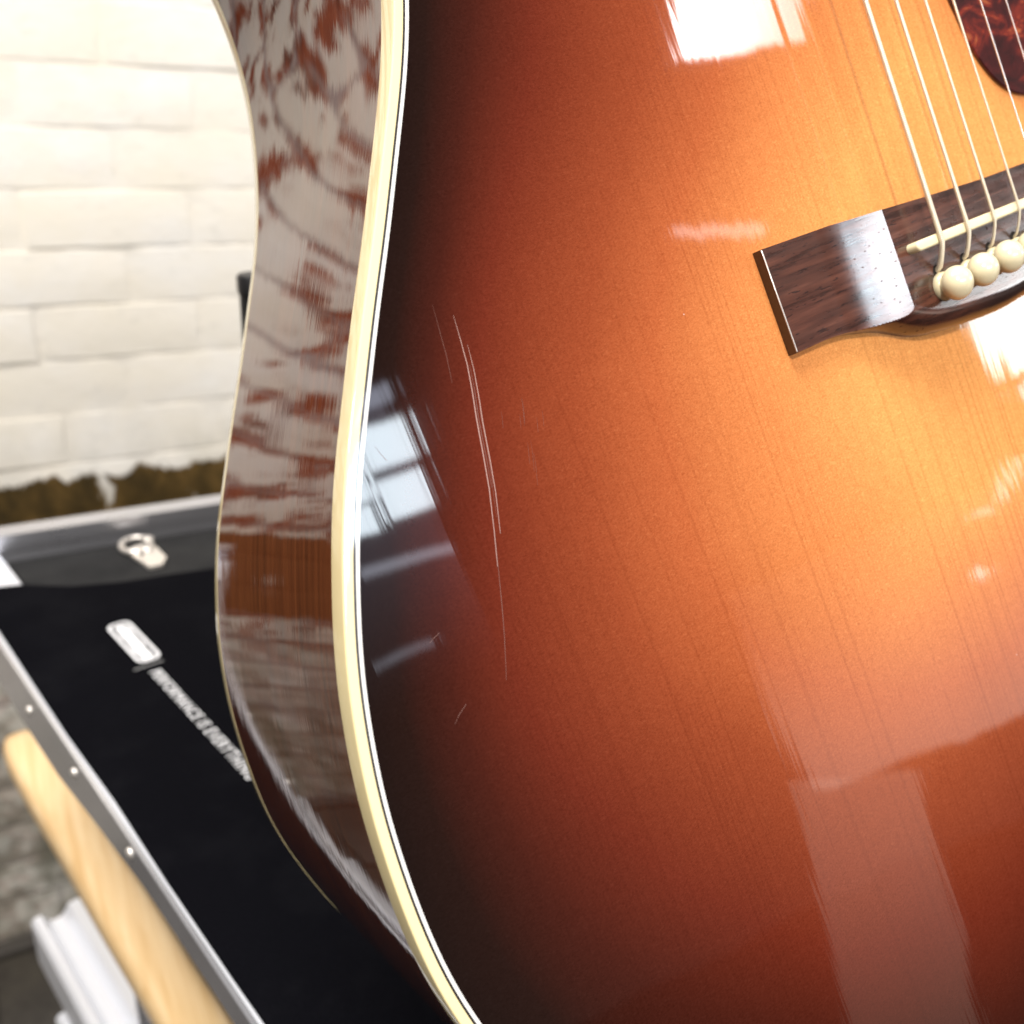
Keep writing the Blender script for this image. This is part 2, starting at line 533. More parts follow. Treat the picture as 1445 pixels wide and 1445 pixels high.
M = dict(
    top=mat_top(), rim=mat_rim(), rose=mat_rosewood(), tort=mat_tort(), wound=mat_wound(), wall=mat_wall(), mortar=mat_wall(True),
    bind=simple('aged_cream_binding', (.92, .77, .42), .45, coat=1.0, var=.05, scale=40),
    black=simple('black_line', (.010, .006, .006), .4, coat=1.0),
    white=simple('white_line', (.86, .84, .80), .4, coat=1.0),
    ivory=simple('ivory_plastic', (.80, .70, .46), .28, coat=.3, var=.04, scale=200),
    bone=simple('bone_saddle', (.84, .73, .46), .38, var=.06, scale=300),
    steel=simple('plain_steel_string', (.86, .84, .82), .3, .9),
    scratch=simple('scratched_lacquer', (.42, .26, .22), .6),
    scuff=simple('scuffed_lacquer', (.17, .07, .052), .5),
    hole=simple('dark_hollow', (.008, .005, .004), .9),
    wood=mat_wood(), mat=mat_mat(), ground=mat_ground(),
    alu=mat_alu('brushed_aluminium', (.62, .62, .66), .30, metal=.85),
    poly=mat_alu('polished_aluminium', (.72, .72, .76), .2, metal=.75),
    profile=mat_alu('pale_anodised_aluminium', (.86, .88, .93), .38, metal=.4),
    panel=simple('black_laminate', (.004, .004, .0045), .8, var=.25, scale=80),
    strip_black=simple('strip_matte_black', (.006, .006, .006), .8, var=.2, scale=90),
    clasp=simple('nickel_clasp', (.85, .80, .74), .3, .7, var=.05, scale=120),
    print=simple('white_print', (.84, .84, .86), .6, var=.08, scale=400),
    greyprint=simple('grey_print', (.22, .22, .22), .6, var=.1, scale=400),
    stand=simple('black_stand_tube', (.012, .012, .013), .45, var=.2, scale=60),
    neck=simple('dark_mahogany_neck', (.09, .028, .014), .4, coat=.8, var=.3, scale=40),
    fret=simple('ebony_fingerboard', (.018, .013, .012), .45, var=.3, scale=120),
)

# ------------------------------------------------------------------ ground
g = link('ground', mesh('ground', [(-12, -12, -.03), (12, -12, -.03), (12, 12, -.03), (-12, 12, -.03)], [(0, 1, 2, 3)]), M['ground'])
tag(g, kind='structure')
slab_me = [box('paving_slab', (-.147, -.097, -.04), (.147, .097, .0), .006) for _ in range(3)]
for me in slab_me: me.materials.append(M['ground'])
for i in range(-5, 5):
    for j in range(-2, 6):
        o = link('paving_slab', random.choice(slab_me), parent=g,
                 loc=(i * .303 + (.15 if j % 2 else 0) + random.uniform(-.003, .003), 1.30 - j * .203, random.uniform(-.004, .003)))
        o.rotation_euler = (random.uniform(-.006, .006), random.uniform(-.006, .006), random.uniform(-.01, .01) + (.0))

# ------------------------------------------------------------------ painted brick wall
WY = 1.43
wall = link('brick_wall', None)
wall.location = (0, WY, 0)
tag(wall, 'white painted brick wall with flaking paint and a mossy brown damp band', 'wall')
link('mortar', box('mortar', (-1.55, .0022, -.03), (1.55, .12, 1.98)), M['mortar'], wall)
def brick_mesh(w, h, seed):
    rnd = random.Random(seed)
    nx, nz = 7, 3
    xs = [-w / 2 + w * i / nx for i in range(nx + 1)]
    zs = [-h / 2 + h * k / nz for k in range(nz + 1)]
    verts, faces = [], []
    for k, z in enumerate(zs):
        for i, x in enumerate(xs):
            edge = i in (0, nx) or k in (0, nz)
            corner = i in (0, nx) and k in (0, nz)
            y = (.0020 if corner else .0010 if edge else 0) + rnd.uniform(-.0007, .0007)
            verts.append((x + (rnd.uniform(-.0012, .0012)), y, z + rnd.uniform(-.0010, .0010)))
    W_ = nx + 1
    for k in range(nz):
        for i in range(nx):
            faces.append((k * W_ + i, k * W_ + i + 1, (k + 1) * W_ + i + 1, (k + 1) * W_ + i))
    ring = [i for i in range(W_)] + [k * W_ + nx for k in range(1, nz + 1)] + [nz * W_ + i for i in range(nx - 1, -1, -1)] + [k * W_ for k in range(nz - 1, 0, -1)]
    base = len(verts)
    for r in ring:
        v = verts[r]
        verts.append((v[0] * 1.012, .02, v[2] * 1.03))
    n = len(ring)
    for a in range(n):
        faces.append((ring[a], ring[(a + 1) % n], base + (a + 1) % n, base + a))
    return mesh('brick', verts, faces, 60)
PITCH, COURSE = .2155, .0757
bricks = [brick_mesh(PITCH - .0075, COURSE - .0065, s) for s in range(6)]
for me in bricks: me.materials.append(M['wall'])
k = -8
while True:
    ztop = CZ + .0127 - COURSE * k
    zc = ztop - COURSE / 2
    k += 1
    if zc < .03: break
    if zc > 1.93: continue
    off = .073 + (0 if (k - 1) % 2 == 0 else .1075) + random.uniform(-.012, .012)
    for i in range(-8, 8):
        xc = off + PITCH * (i + .5)
        if abs(xc) > 1.43: continue
        o = link('brick', random.choice(bricks), parent=wall, loc=(xc + random.uniform(-.001, .001), random.uniform(-.0012, .0010), zc))
        o.rotation_euler = (random.uniform(-.008, .008), random.uniform(-.006, .006), random.uniform(-.006, .006))

# ------------------------------------------------------------------ aluminium-edged case under the guitar
TZ = CZ - .280                               # top of the mat
def ex(y): return -.018 + (.517 - y) * .2116  # left outer edge of the case (x for a given y)
EDIR = Vector((-.2116, 1, 0)).normalized()
ENRM = Vector((-EDIR.y, EDIR.x, 0))           # points out of the case, to the left
case = link('flight_case', None)
case.location = (.35, .30, TZ - .02)
tag(case, 'black flight case with aluminium edge rails and riveted side under the guitar', 'case')
def part(name, me, m, parent=case, base=None):
    b = base if base is not None else parent.location
    o = link(name, me, m, parent)
    o.location = -Vector(b)
    return o
Y0, Y1, XR = -.10, .645, .78
# carcass and deck
part('body', prism('body', [(ex(Y0) + .004, Y0), (XR, Y0), (XR, Y1), (ex(Y1) + .004, Y1)], TZ - .0152, TZ - .0135), M['panel'])
part('deck_panel', prism('deck_panel', [(ex(Y0) + .03, Y0 + .01), (XR - .01, Y0 + .01), (XR - .01, .6165), (ex(.6165) + .03, .6165)], TZ - .0130, TZ - .0040), M['panel'])
part('black_strip', prism('black_strip', [(ex(.618) + .03, .6175), (XR - .01, .6175), (XR - .01, .6290), (ex(.629) + .03, .6290)], TZ - .0130, TZ - .0085), M['strip_black'])  # plain black strip in front of the back rail
part('back_rail', prism('back_rail', [(ex(.6295) + .002, .6298), (XR, .6360), (XR, .6520), (ex(.6455) + .002, .6455)], TZ - .0130, TZ + .0095, .0012), M['alu'])
# left rail: top plate and outer side face
lr = part('side_rail', prism('side_rail', [(ex(Y0), Y0), (ex(Y0) + .028, Y0), (ex(.6290) + .028, .6290), (ex(.6290), .6290)], TZ - .0130, TZ - .0025, .001), M['profile'])
def slab_along(y_a, y_b, o0, o1, z0, z1, bevel=.0008, name='plate'):
    """bar parallel to the left edge; o0..o1 metres out of the edge (to the left)"""
    pts = []
    for yy, oo in ((y_a, o1), (y_a, o0), (y_b, o0), (y_b, o1)):
        p = Vector((ex(yy), yy, 0)) + ENRM * oo
        pts.append((p.x, p.y))
    return prism(name, pts, z0, z1, bevel)
def plate_mesh():
    rows = [(Y0, .0150), (.26, .0155), (.32, .0175), (.375, .0255), (.43, .0350), (.48, .0370), (.629, .0370)]
    verts, faces = [], []
    for yy, dp in rows:
        for o, z in ((.0004, TZ - .0015), (.0022, TZ - .0015), (.0022, TZ - dp), (.0004, TZ - dp)):
            verts.append(Vector((ex(yy), yy, z)) + ENRM * o)
    n = len(rows)
    for i in range(n - 1):
        for k in range(4):
            faces.append((i * 4 + k, i * 4 + (k + 1) % 4, i * 4 + 4 + (k + 1) % 4, i * 4 + 4 + k))
    faces += [(0, 1, 2, 3), tuple(range(4 * n - 4, 4 * n))]
    return mesh('side_plate', verts, faces, 30)
part('side_plate', plate_mesh(), M['poly'])
for yy, dz in ((.467, .018), (.398, .012), (.331, .0085), (.55, .018)):
    p = Vector((ex(yy), yy, TZ - dz)) + ENRM * .0022
    r = link('rivet', lathe('rivet', [(.0024, 0), (.0023, .0006), (.0018, .0012), (.0008, .0016), (.0002, .0017)], 14), M['clasp'], case)
    r.matrix_local = Matrix.Translation(p - Vector(case.location)) @ ENRM.to_track_quat('Z', 'Y').to_matrix().to_4x4()
# pale wooden bar fixed along the side
def low_line(pa, pb):
    """frame along a straight member below the case: far point pa, near point pb"""
    pa, pb = Vector(pa), Vector(pb)
    d = (pa - pb).normalized()
    out = Vector((-d.y, d.x, 0)).normalized()
    return pb, d, out, (pa - pb).length
def bar_mesh(name, pa, pb, hx0, hx1, hz, rnd):
    pb_, d, out, L = low_line(pa, pb)
    ny, ns = 44, 24
    verts, faces = [], []
    for j in range(ny + 1):
        u = (j / ny) ** .6
        s_ = L * u
        e = L - s_
        q_ = 1.0 if e > rnd else math.sqrt(max(0.0004, 1 - ((rnd - e) / rnd) ** 2))
        hx = (hx0 + (hx1 - hx0) * u) * (.35 + .65 * q_) * (1 + .015 * math.sin(s_ * 40))
        hzz = hz * (.35 + .65 * q_)
        if j == ny: hx, hzz = hx * .3, hzz * .3
        for k in range(ns):
            a = 2 * math.pi * k / ns
            ca, sa = math.cos(a), math.sin(a)
            q = 1 / (abs(ca) ** 3.0 + abs(sa) ** 3.0) ** (1 / 3.0)
            verts.append(pb_ + d * s_ + out * (hx * ca * q) + Vector((0, 0, hzz * sa * q - hz)))
    for j in range(ny):
        for k in range(ns):
            faces.append((j * ns + k, j * ns + (k + 1) % ns, (j + 1) * ns + (k + 1) % ns, (j + 1) * ns + k))
    faces.append(tuple(range(ns)))
    faces.append(tuple(range(ny * ns, (ny + 1) * ns)))
    return mesh(name, verts, faces, 50)
WZ = CZ - .52
rail = link('wooden_rail', bar_mesh('wooden_rail', (-.030, .800, 0), (.100, .20, 0), .0185, .0185, .016, .05), M['wood'])
rail.location = (0, 0, WZ)
tag(rail, 'pale varnished wooden rail with rounded end beside the riveted case edge', 'rail')
rb = link('support_bracket', box('support_bracket', (.02, .50, .0), (.05, .54, WZ - .032), .003), M['alu'], rail)
rb.location = (0, 0, -WZ)
def profile_mesh(name, pa, pb, wd):
    sec = [(-.001, -.002), (.0005, 0), (.0035, 0), (.005, -.002), (.0065, -.005), (.009, -.006), (.012, -.0055), (.014, -.003), (.0155, -.0005), (.019, 0), (.0215, -.001), (.022, -.004), (.022, -.026), (-.001, -.026)]
    pb_, d, out, L = low_line(pa, pb)
    k_ = wd / .022
    verts, faces = [], []
    n = len(sec)
    for s_ in (0, L):
        for o, z in sec:
            verts.append(pb_ + d * s_ - out * (o * k_) + Vector((0, 0, z * k_)))
    for k in range(n):
        faces.append((k, (k + 1) % n, n + (k + 1) % n, n + k))
    faces.append(tuple(range(n)))
    faces.append(tuple(range(n, 2 * n)))
    return mesh(name, verts, faces, 30)
ladder = link('aluminium_ladder', None)
ladder.location = (.05, .45, 0)
tag(ladder, 'pale aluminium ribbed ladder rails standing low beneath the wooden rail', 'ladder')
part('stile', profile_mesh('stile', (-.040, .690, CZ - .64), (.086, .147, CZ - .64), .040), M['profile'], ladder)
part('stile', profile_mesh('stile', (-.034, .640, CZ - .70), (.080, .150, CZ - .70), .040), M['profile'], ladder)
for yy in (.25, .60):
    part('rung', box('rung', (.02 - .2116 * (yy - .45), yy - .012, 0), (.05 - .2116 * (yy - .45), yy + .012, CZ - .6665), .003), M['alu'], ladder)
for sx_ in (.12, .70):
    for sy_ in (-.04, .56):
        part('leg', box('leg', (sx_ - .018, sy_ - .018, .0), (sx_ + .018, sy_ + .018, TZ - .0155), .003), M['alu'])

# clasp on the deck
cl = part('clasp', prism('clasp', [(x, y) for x, y in ((.0600, .600), (.0685, .5735), (.0765, .5745), (.0805, .584), (.0770, .603), (.0700, .609), (.0630, .607))], TZ - .0038, TZ - .0018, .0006), M['clasp'])
ring = []
rp = []
for k in range(25):
    a = 2 * math.pi * k / 24
    rp.append((.0660 + .0092 * math.cos(a), .6080 + .0115 * math.sin(a), TZ - .0020 + .0008))
link('ring', tube('ring', rp, .0019, 8, False), M['clasp'], cl)
for bx, by in ((.0745, .6135), (.0715, .5985)):
    link('stud', lathe('stud', [(.0036, TZ - .0016), (.0034, TZ - .0002), (.0022, TZ + .0008), (.0002, TZ + .001)], 16), M['clasp'], cl, (bx, by, 0))
link('keyhole', lathe('keyhole', [(.0018, TZ - .0017), (.0016, TZ - .00155), (.0002, TZ - .0015)], 12), M['hole'], cl, (.0672, .5935, 0))

# ------------------------------------------------------------------ black mat with print
MB = (.35, .30, TZ - .0035)
back = [(-.0200, .5815), (-.003, .5765), (.010, .569), (.022, .563), (.050, .5565), (.071, .5560), (.103, .5530), (.2, .545), (.5, .54), (.74, .54)]
mpoly = [(ex(-.09) + .0014, -.09), (.74, -.09)] + back[::-1]
mpoly[-1] = (ex(.5815) + .0014, .5815)
edge_l = []
for i in range(1, 12):
    yy = .5815 + (-.09 - .5815) * i / 12
    edge_l.append((ex(yy) + .0014 + .0006 * math.sin(yy * 40), yy))
rubber = link('bench_mat', prism('bench_mat', [(x - MB[0], y - MB[1]) for x, y in mpoly + edge_l], 0.0008, .0035, .0006), M['mat'])
rubber.location = MB
tag(rubber, 'thin black rubber mat with white slogan lying on the flight case', 'mat')

def text_mesh(body, size, shear=0.0, bold=.0):
    cu = bpy.data.curves.new('txt', 'FONT')
    cu.body = body
    cu.size = size
    cu.extrude = .00015
    cu.offset = bold
    cu.shear = shear
    cu.space_character = 1.12
    tmp = bpy.data.objects.new('txt', cu)
    COL.objects.link(tmp)
    dg = bpy.context.evaluated_depsgraph_get()
    dg.update()
    me = bpy.data.meshes.new_from_object(tmp.evaluated_get(dg))
    bpy.data.objects.remove(tmp)
    me.name = 'print'
    return me
RD = Vector((.0215, -.0955, 0)).normalized()        # reading direction on the mat
RU = Vector((-RD.y, RD.x, 0))                       # up of the letters
def frame(px, py):
    return Matrix.Translation(Vector((px, py, TZ + .00018)) - Vector(MB)) @ Matrix((RD, RU, Vector((0, 0, 1)))).transposed().to_4x4()
tm = text_mesh('PERFORMANCE IS EVERYTHING', .0086, .10, .0)
xs = [v.co.x for v in tm.vertices]
sc = .107 / (max(xs) - min(xs))
for v in tm.vertices: v.co.x *= sc
so = link('slogan', tm, M['print'], rubber)
so.matrix_local = frame(.0472, .4485)
# capsule badge
def capsule(L, Wd, n=10):
    r = Wd * .36
    out = []
    for cx, cy, a0 in ((L - r, r, -90), (L - r, Wd - r, 0), (r, Wd - r, 90), (r, r, 180)):
        for k in range(n + 1):
            a = rad(a0 + 90 * k / n)
            out.append((cx + r * math.cos(a), cy + r * math.sin(a)))
    return out
def ringmesh(name, o, i, z):
    n = len(o)
    vs = [(x, y, 0) for x, y in o] + [(x, y, 0) for x, y in i] + [(x, y, z) for x, y in o] + [(x, y, z) for x, y in i]
    fs = []
    for k in range(n):
        q = (k + 1) % n
        fs += [(k, q, n + q, n + k), (2 * n + k, 2 * n + q, 3 * n + q, 3 * n + k), (k, q, 2 * n + q, 2 * n + k), (n + k, n + q, 3 * n + q, 3 * n + k)]
    return mesh(name, vs, fs)
L_, W_ = .0475, .0128
co = capsule(L_, W_)
ci = [(.0016 + (x) * (L_ - .0032) / L_, .0016 + y * (W_ - .0032) / W_) for x, y in co]
badge = link('badge', ringmesh('badge', co, ci, .00016), M['print'], rubber)
badge.matrix_local = frame(.0335, .5045)
blk = [(.004, .0036), (.015, .0032), (.0165, .0024), (.019, .0034), (.030, .0030), (.032, .0024), (.046, .0036), (.0465, .0070), (.044, .0094), (.032, .0090), (.030, .0100), (.026, .0094), (.014, .0096), (.012, .0104), (.006, .0094), (.0034, .0070)]
link('badge_lettering', prism('badge_lettering', blk, 0, .00016), M['print'], badge)
bar = link('divider', box('divider', (0, 0, 0), (.0011, .0155, .00012)), M['greyprint'], rubber)
bar.matrix_local = frame(.0405, .4540)

# ------------------------------------------------------------------ guitar stand post behind
st = link('guitar_stand', None)
st.location = (.20, .42, TZ)
tag(st, 'black tube guitar stand, its upright just showing behind the guitar', 'stand')
part('upright', tube('upright', [(.1150, .45, CZ - .085), (.1150, .45, CZ - .16), (.1170, .449, CZ - .19), (.128, .445, CZ - .215), (.16, .435, CZ - .24), (.22, .42, CZ - .262), (.235, .417, CZ - .2720)], .0082, 16), M['stand'], st)
part('cap', lathe('cap', [(.0088, -.004), (.0090, .003), (.0080, .0045), (.0003, .0048)], 20), M['stand'], st).location = Vector((.1150, .45, CZ - .0855)) - Vector(st.location)
part('foot_plate', box('foot_plate', (.19, .37, TZ + .0003), (.29, .46, TZ + .0075), .002), M['stand'], st)
part('rest_arm', tube('rest_arm', [(.115, .443, CZ - .12), (.16, .40, CZ - .11), (.21, .345, CZ - .10), (.235, .30, CZ - .09), (.24, .268, CZ - .085)], .006, 12), M['stand'], st)

# ------------------------------------------------------------------ guitar
GM = Matrix(((0.9730, -0.2298, 0.0235), (0.1225, 0.4267, -0.8960), (0.1958, 0.8747, 0.4433)))
GC = Vector((-.2330979, .0018601, .1538498))       # camera in guitar coordinates
root_m = Matrix.Translation(Vector((0, 0, CZ)) - GM @ GC) @ GM.to_4x4()
GB = Vector((0, -.221, -.112))                     # base of the guitar in its own coordinates
guitar = link('acoustic_guitar', None)
guitar.matrix_world = root_m @ Matrix.Translation(GB)
tag(guitar, 'glossy sunburst acoustic guitar with cream binding leaning back on the black mat', 'guitar')
def gp(name, me, m, parent=None):
    o = link(name, me, m, parent or guitar)
    if parent is None: o.location = -GB
    return o

half = [(0, -218), (-60, -215.3), (-110, -203.5), (-150, -181), (-177, -152), (-191.5, -120), (-198.0, -94), (-199.2, -79), (-198.6, -65),
        (-196.9, -50.8), (-192.3, -32), (-185.6, -14.6), (-179.6, -1.6), (-172.3, 11.2), (-164.7, 24.3), (-156.6, 37.5), (-148.6, 51.3),
        (-143.1, 60.7), (-139.3, 67.9), (-135.9, 75.2), (-131.3, 87.2), (-127.6, 99.2), (-125.1, 111.2), (-124.0, 125.2), (-124.6, 141),
        (-128, 160), (-134.5, 182), (-140.5, 205), (-143, 225), (-138, 250), (-120, 271), (-85, 282), (-40, 285.5)]
def catmull(pts, n=14):
    out = []
    N = len(pts)
    for i in range(N):
        p0, p1, p2, p3 = (Vector(pts[(i + k - 1) % N]) for k in range(4))
        for j in range(n):
            t = j / n
            out.append(.5 * ((2 * p1) + (-p0 + p2) * t + (2 * p0 - 5 * p1 + 4 * p2 - p3) * t * t + (-p0 + 3 * p1 - 3 * p2 + p3) * t ** 3))
    return out
loop = [Vector(p) for p in half] + [Vector((0, 286))] + [Vector((-x, y)) for x, y in half[:0:-1]]
dense = catmull([tuple(p) for p in loop])
def resample(pts, step):
    P = pts + [pts[0]]
    d = [0]
    for a, b in zip(P, P[1:]): d.append(d[-1] + (b - a).length)
    n = int(d[-1] / step)
    out, j = [], 0
    for i in range(n):
        s = d[-1] * i / n
        while d[j + 1] < s: j += 1
        f = (s - d[j]) / max(1e-9, d[j + 1] - d[j])
        out.append(P[j].lerp(P[j + 1], f))
    return out
OUT = resample(dense, 3.0)
for _ in range(6):                                  # smooth
    N = len(OUT)
    OUT = [OUT[i] * .5 + (OUT[i - 1] + OUT[(i + 1) % N]) * .25 for i in range(N)]
N = len(OUT)
NRM = []
for i in range(N):
    tg = (OUT[(i + 1) % N] - OUT[i - 1]).normalized()
    NRM.append(Vector((-tg.y, tg.x)))
cen = Vector((0, 30))
if (cen - OUT[0]).dot(NRM[0]) < 0: NRM = [-v for v in NRM]    # inward
def sstep(a, b, x):
    t_ = max(0, min(1, (x - a) / (b - a)))
    return t_ * t_ * (3 - 2 * t_)
def draft(y): return 2.8 - 2.0 * sstep(-70, -5, y)          # the back is a touch smaller than the top
def depth(y): return (123.5 - 8.5 * sstep(-80, 10, y)) * (1 - .05 * (y + 100) / 250)
def sweep(name, prof, smooth=40, closed=False):
    """prof: list of (inward offset mm, fn(y)->z mm or number)"""
    verts, faces = [], []
    m = len(prof)
    for i in range(N):
        for o, z in prof:
            p = OUT[i] + NRM[i] * (o(OUT[i].y) if callable(o) else o)
            zz = z(OUT[i].y) if callable(z) else z
            verts.append((p.x * .001, p.y * .001, zz * .001))
    for i in range(N):
        q = (i + 1) % N
        for k in range(m if closed else m - 1):
            k2 = (k + 1) % m
            faces.append((i * m + k, q * m + k, q * m + k2, i * m + k2))
    return mesh(name, verts, faces, smooth)
B0, B1, B2 = 1.85, 2.32, 2.98
BH = 6.1
bd = gp('binding', sweep('binding', [(1.2, -BH), (-.02, -BH), (-.02, -.55), (.04, -.25), (.14, -.09), (.3, -.015), (.5, 0), (B0, 0), (B0, -1.2)], 60, True), M['bind'])
gp('dark_line', sweep('dark_line', [(B0, 0), (B1, 0)]), M['black'])
gp('white_line', sweep('white_line', [(B1, 0.004), (B2, 0.004)]), M['white'])
rim = gp('side', sweep('side', [(0.0, -BH)] + [((lambda y, f=f: .05 + draft(y) * f), (lambda y, f=f: -BH - (depth(y) - BH - 4.6) * f)) for f in (.1, .3, .5, .7, .9, 1.0)], 60), M['rim'])
def bi(d): return lambda y: draft(y) + .05 + d
gp('back_binding', sweep('back_binding', [(bi(1.2), lambda y: -depth(y) + 4.6), (bi(-.05), lambda y: -depth(y) + 4.6), (bi(.03), lambda y: -depth(y) + .9), (bi(.3), lambda y: -depth(y) + .25), (bi(.9), lambda y: -depth(y)), (bi(2.4), lambda y: -depth(y)), (bi(2.4), lambda y: -depth(y) + 1)], 60, True), M['bind'])
bv = [(p + n * (draft(p.y) + 2.45)) for p, n in zip(OUT, NRM)]
gp('back_plate', mesh('back_plate', [(p.x * .001, p.y * .001, -depth(q.y) * .001) for p, q in zip(bv, OUT)], [tuple(range(N))]), M['rim'])

# top plate storing edge distance, scaled lengthwise: burst shape plus painted light falloff
inner = [OUT[i] + NRM[i] * B2 for i in range(N)]
def edge_dist(p):
    best = 1e9
    for i in range(N):
        a, b = OUT[i], OUT[(i + 1) % N]
        ab = b - a
        t = max(0, min(1, (p - a).dot(ab) / ab.length_squared))
        d = (p - a - ab * t).length_squared
        if d < best: best = d
    return math.sqrt(best)
pts = list(inner)
poly_edges = [(i, (i + 1) % N) for i in range(N)]
def inside(p):
    c = False
    j = N - 1
    for i in range(N):
        a, b = inner[i], inner[j]
        if (a.y > p.y) != (b.y > p.y) and p.x < (b.x - a.x) * (p.y - a.y) / (b.y - a.y) + a.x: c = not c
        j = i
    return c
gy = -218
while gy < 286:
    gx = -196
    while gx < 198:
        p = Vector((gx, gy))
        if inside(p) and edge_dist(p) > 6: pts.append(p)
        gx += 7
    gy += 7
vv, ee, ff, _, _, _ = delaunay_2d_cdt(pts, poly_edges, [], 1, 1e-4)
me = bpy.data.meshes.new('top')
me.from_pydata([(v.x * .001, v.y * .001, 0.0) for v in vv], [], [tuple(f) for f in ff])
bm = bmesh.new(); bm.from_mesh(me)
for f in bm.faces:
    if f.normal.z < 0: f.normal_flip()
bm.to_mesh(me); bm.free()
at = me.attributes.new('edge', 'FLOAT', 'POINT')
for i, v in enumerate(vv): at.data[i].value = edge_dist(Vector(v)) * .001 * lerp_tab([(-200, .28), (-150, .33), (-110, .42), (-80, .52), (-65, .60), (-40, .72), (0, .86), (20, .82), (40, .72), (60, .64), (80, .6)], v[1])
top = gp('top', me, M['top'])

# scratches in the lacquer: raised slivers of torn finish
def sliver(name, pts_, w0):
    verts, faces = [], []
    n = len(pts_)
    P = [Vector(p) for p in pts_]
    for i in range(n):
        t = (P[min(i + 1, n - 1)] - P[max(0, i - 1)]).normalized()
        q = Vector((-t.y, t.x))
        w = w0 * math.sin(math.pi * (i + .35) / (n + .2)) ** .6
        for s, z in ((-1, 0.004), (0, .03), (1, .004)):
            c = P[i] + q * s * w
            verts.append((c.x * .001, c.y * .001, z * .001))
    for i in range(n - 1):
        for k in range(2):
            faces.append((i * 3 + k, i * 3 + k + 1, (i + 1) * 3 + k + 1, (i + 1) * 3 + k))
    return mesh(name, verts, faces)
sc_main = [(-148.3, 18.8), (-148.8, 14), (-149.4, 9.5), (-150.5, 4.5), (-151.7, 0), (-153.2, -7), (-154.6, -12.7), (-156.8, -20), (-158.9, -26.3), (-161, -33), (-163, -38.5), (-165.8, -45.6)]
def wob(pts_, dx, dy, a=.12): return [(x + dx + random.uniform(-a, a), y + dy) for x, y in pts_]
link('scratch', sliver('scratch', wob(sc_main[:9], 0, 0, .05), .10), M['scratch'], top)
link('scratch', sliver('scratch', wob(sc_main[1:8], .95, -1.0, .05), .09), M['scratch'], top)
link('scratch', sliver('scratch', wob(sc_main[7:], .1, 0, .05), .06), M['scuff'], top)
link('scratch', sliver('scratch', wob(sc_main[2:7], .45, 0, .1), .06), M['scuff'], top)
link('scratch', sliver('scratch', wob(sc_main[0:4], -3.2, 3, .1), .04), M['scuff'], top)
link('scratch', sliver('scratch', wob(sc_main[4:8], 1.4, 2, .1), .04), M['scuff'], top)
for k in range(9):
    x0, y0, L0 = -147 + random.uniform(-1, 9), -6 + random.uniform(-7, 9), random.uniform(2, 6)
    link('scratch', sliver('scratch', [(x0, y0), (x0 - .08 * L0, y0 - .35 * L0), (x0 - .2 * L0, y0 - .7 * L0), (x0 - .3 * L0, y0 - L0)], .028), M['scuff'], top)
for x0, y0, dx, dy in ((-176.5, -33, 2.4, .8), (-178, -48, 3.4, 2.2), (-172, 2, 1.0, -3.0)):
    link('scratch', sliver('scratch', [(x0, y0), (x0 + dx * .4, y0 + dy * .5), (x0 + dx, y0 + dy)], .04), M['scuff'], top)

# pickguard
pk = [(21.5, 62), (22.3, 54.5), (23.2, 50.6), (24.0, 45.8), (25.1, 41.3), (27.4, 36.5), (30.9, 31.7), (35.6, 28.0), (41.4, 25.8), (49, 25.5), (58, 29), (68, 38), (76, 50), (81, 64), (82, 80), (78, 100), (70, 116), (60, 124), (52, 120), (50, 108), (44, 95), (34, 84), (24, 74)]
pkd = resample(catmull(pk, 6), 2.0)
gp('pickguard', prism('pickguard', [(p.x * .001, p.y * .001) for p in pkd], .00002, .0009, .0003, 1), M['tort']).data.set_sharp_from_angle(angle=rad(14))

# soundhole, rosette, fingerboard and neck
gp('soundhole', lathe('soundhole', [(.0505, .00005), (.0505, .0002), (.0002, .0002)], 64), M['hole']).location = Vector((0, .150, 0)) - GB
gp('rosette', ringmesh('rosette', [(.058 * math.cos(a * math.pi / 36), .150 + .058 * math.sin(a * math.pi / 36)) for a in range(72)], [(.0507 * math.cos(a * math.pi / 36), .150 + .0507 * math.sin(a * math.pi / 36)) for a in range(72)], .0002), M['white'])
gp('fingerboard', prism('fingerboard', [(-.0270, .203), (.0270, .203), (.0215, .645), (-.0215, .645)], .0003, .0065, .0008), M['fret'])
gp('neck', prism('neck', [(-.0262, .2865), (.0262, .2865), (.0210, .640), (-.0210, .640)][::-1], -.0180, .0001, .0), M['neck'])
gp('nut', box('nut', (-.0215, .6455, -.004), (.0215, .6495, .0090), .0006), M['bone'])
gp('headstock', prism('headstock', [(-.022, .650), (.022, .650), (.036, .675), (.034, .83), (-.034, .83), (-.036, .675)], -.016, -.001, .001), M['neck'])

# bridge ------------------------------------------------------------
YT = [(-73.2, 10.8), (-52, 10.6), (-38, 9.6), (-20, 8.9), (0, 8.3), (38, 8.3), (73.2, 8.3)]
YB = [(-73.2, -13.0), (-62, -13.0), (-55.8, -13.6), (-48.8, -15.1), (-44.5, -16.2), (-40.5, -17.9), (-36, -20.0), (-31.5, -21.4), (-26, -22.3), (-20.8, -22.9), (-6.1, -24.0), (0, -24.2), (20, -23.0), (31, -21.4), (36, -20), (40.5, -17.9), (48.8, -15), (56, -13.6), (62, -13), (73.2, -13)]
def bh(x, s, st_):
    ax = abs(x)
    if ax > 57: r = 2.65 + .35 * (73.2 - ax) / 16.2
    elif ax > 38.7: r = 3.0 + 5.0 * ((57 - ax) / 18.3) ** 1.7
    else: r = 8.0
    R_ = 5.2
    q = 1.2 + 6.8 * math.sqrt(max(0, 1 - (1 - min(1, s / R_)) ** 2))
    return min(r, q)
xs = [-73.2 + .0 * i for i in range(1)]
x = -73.2
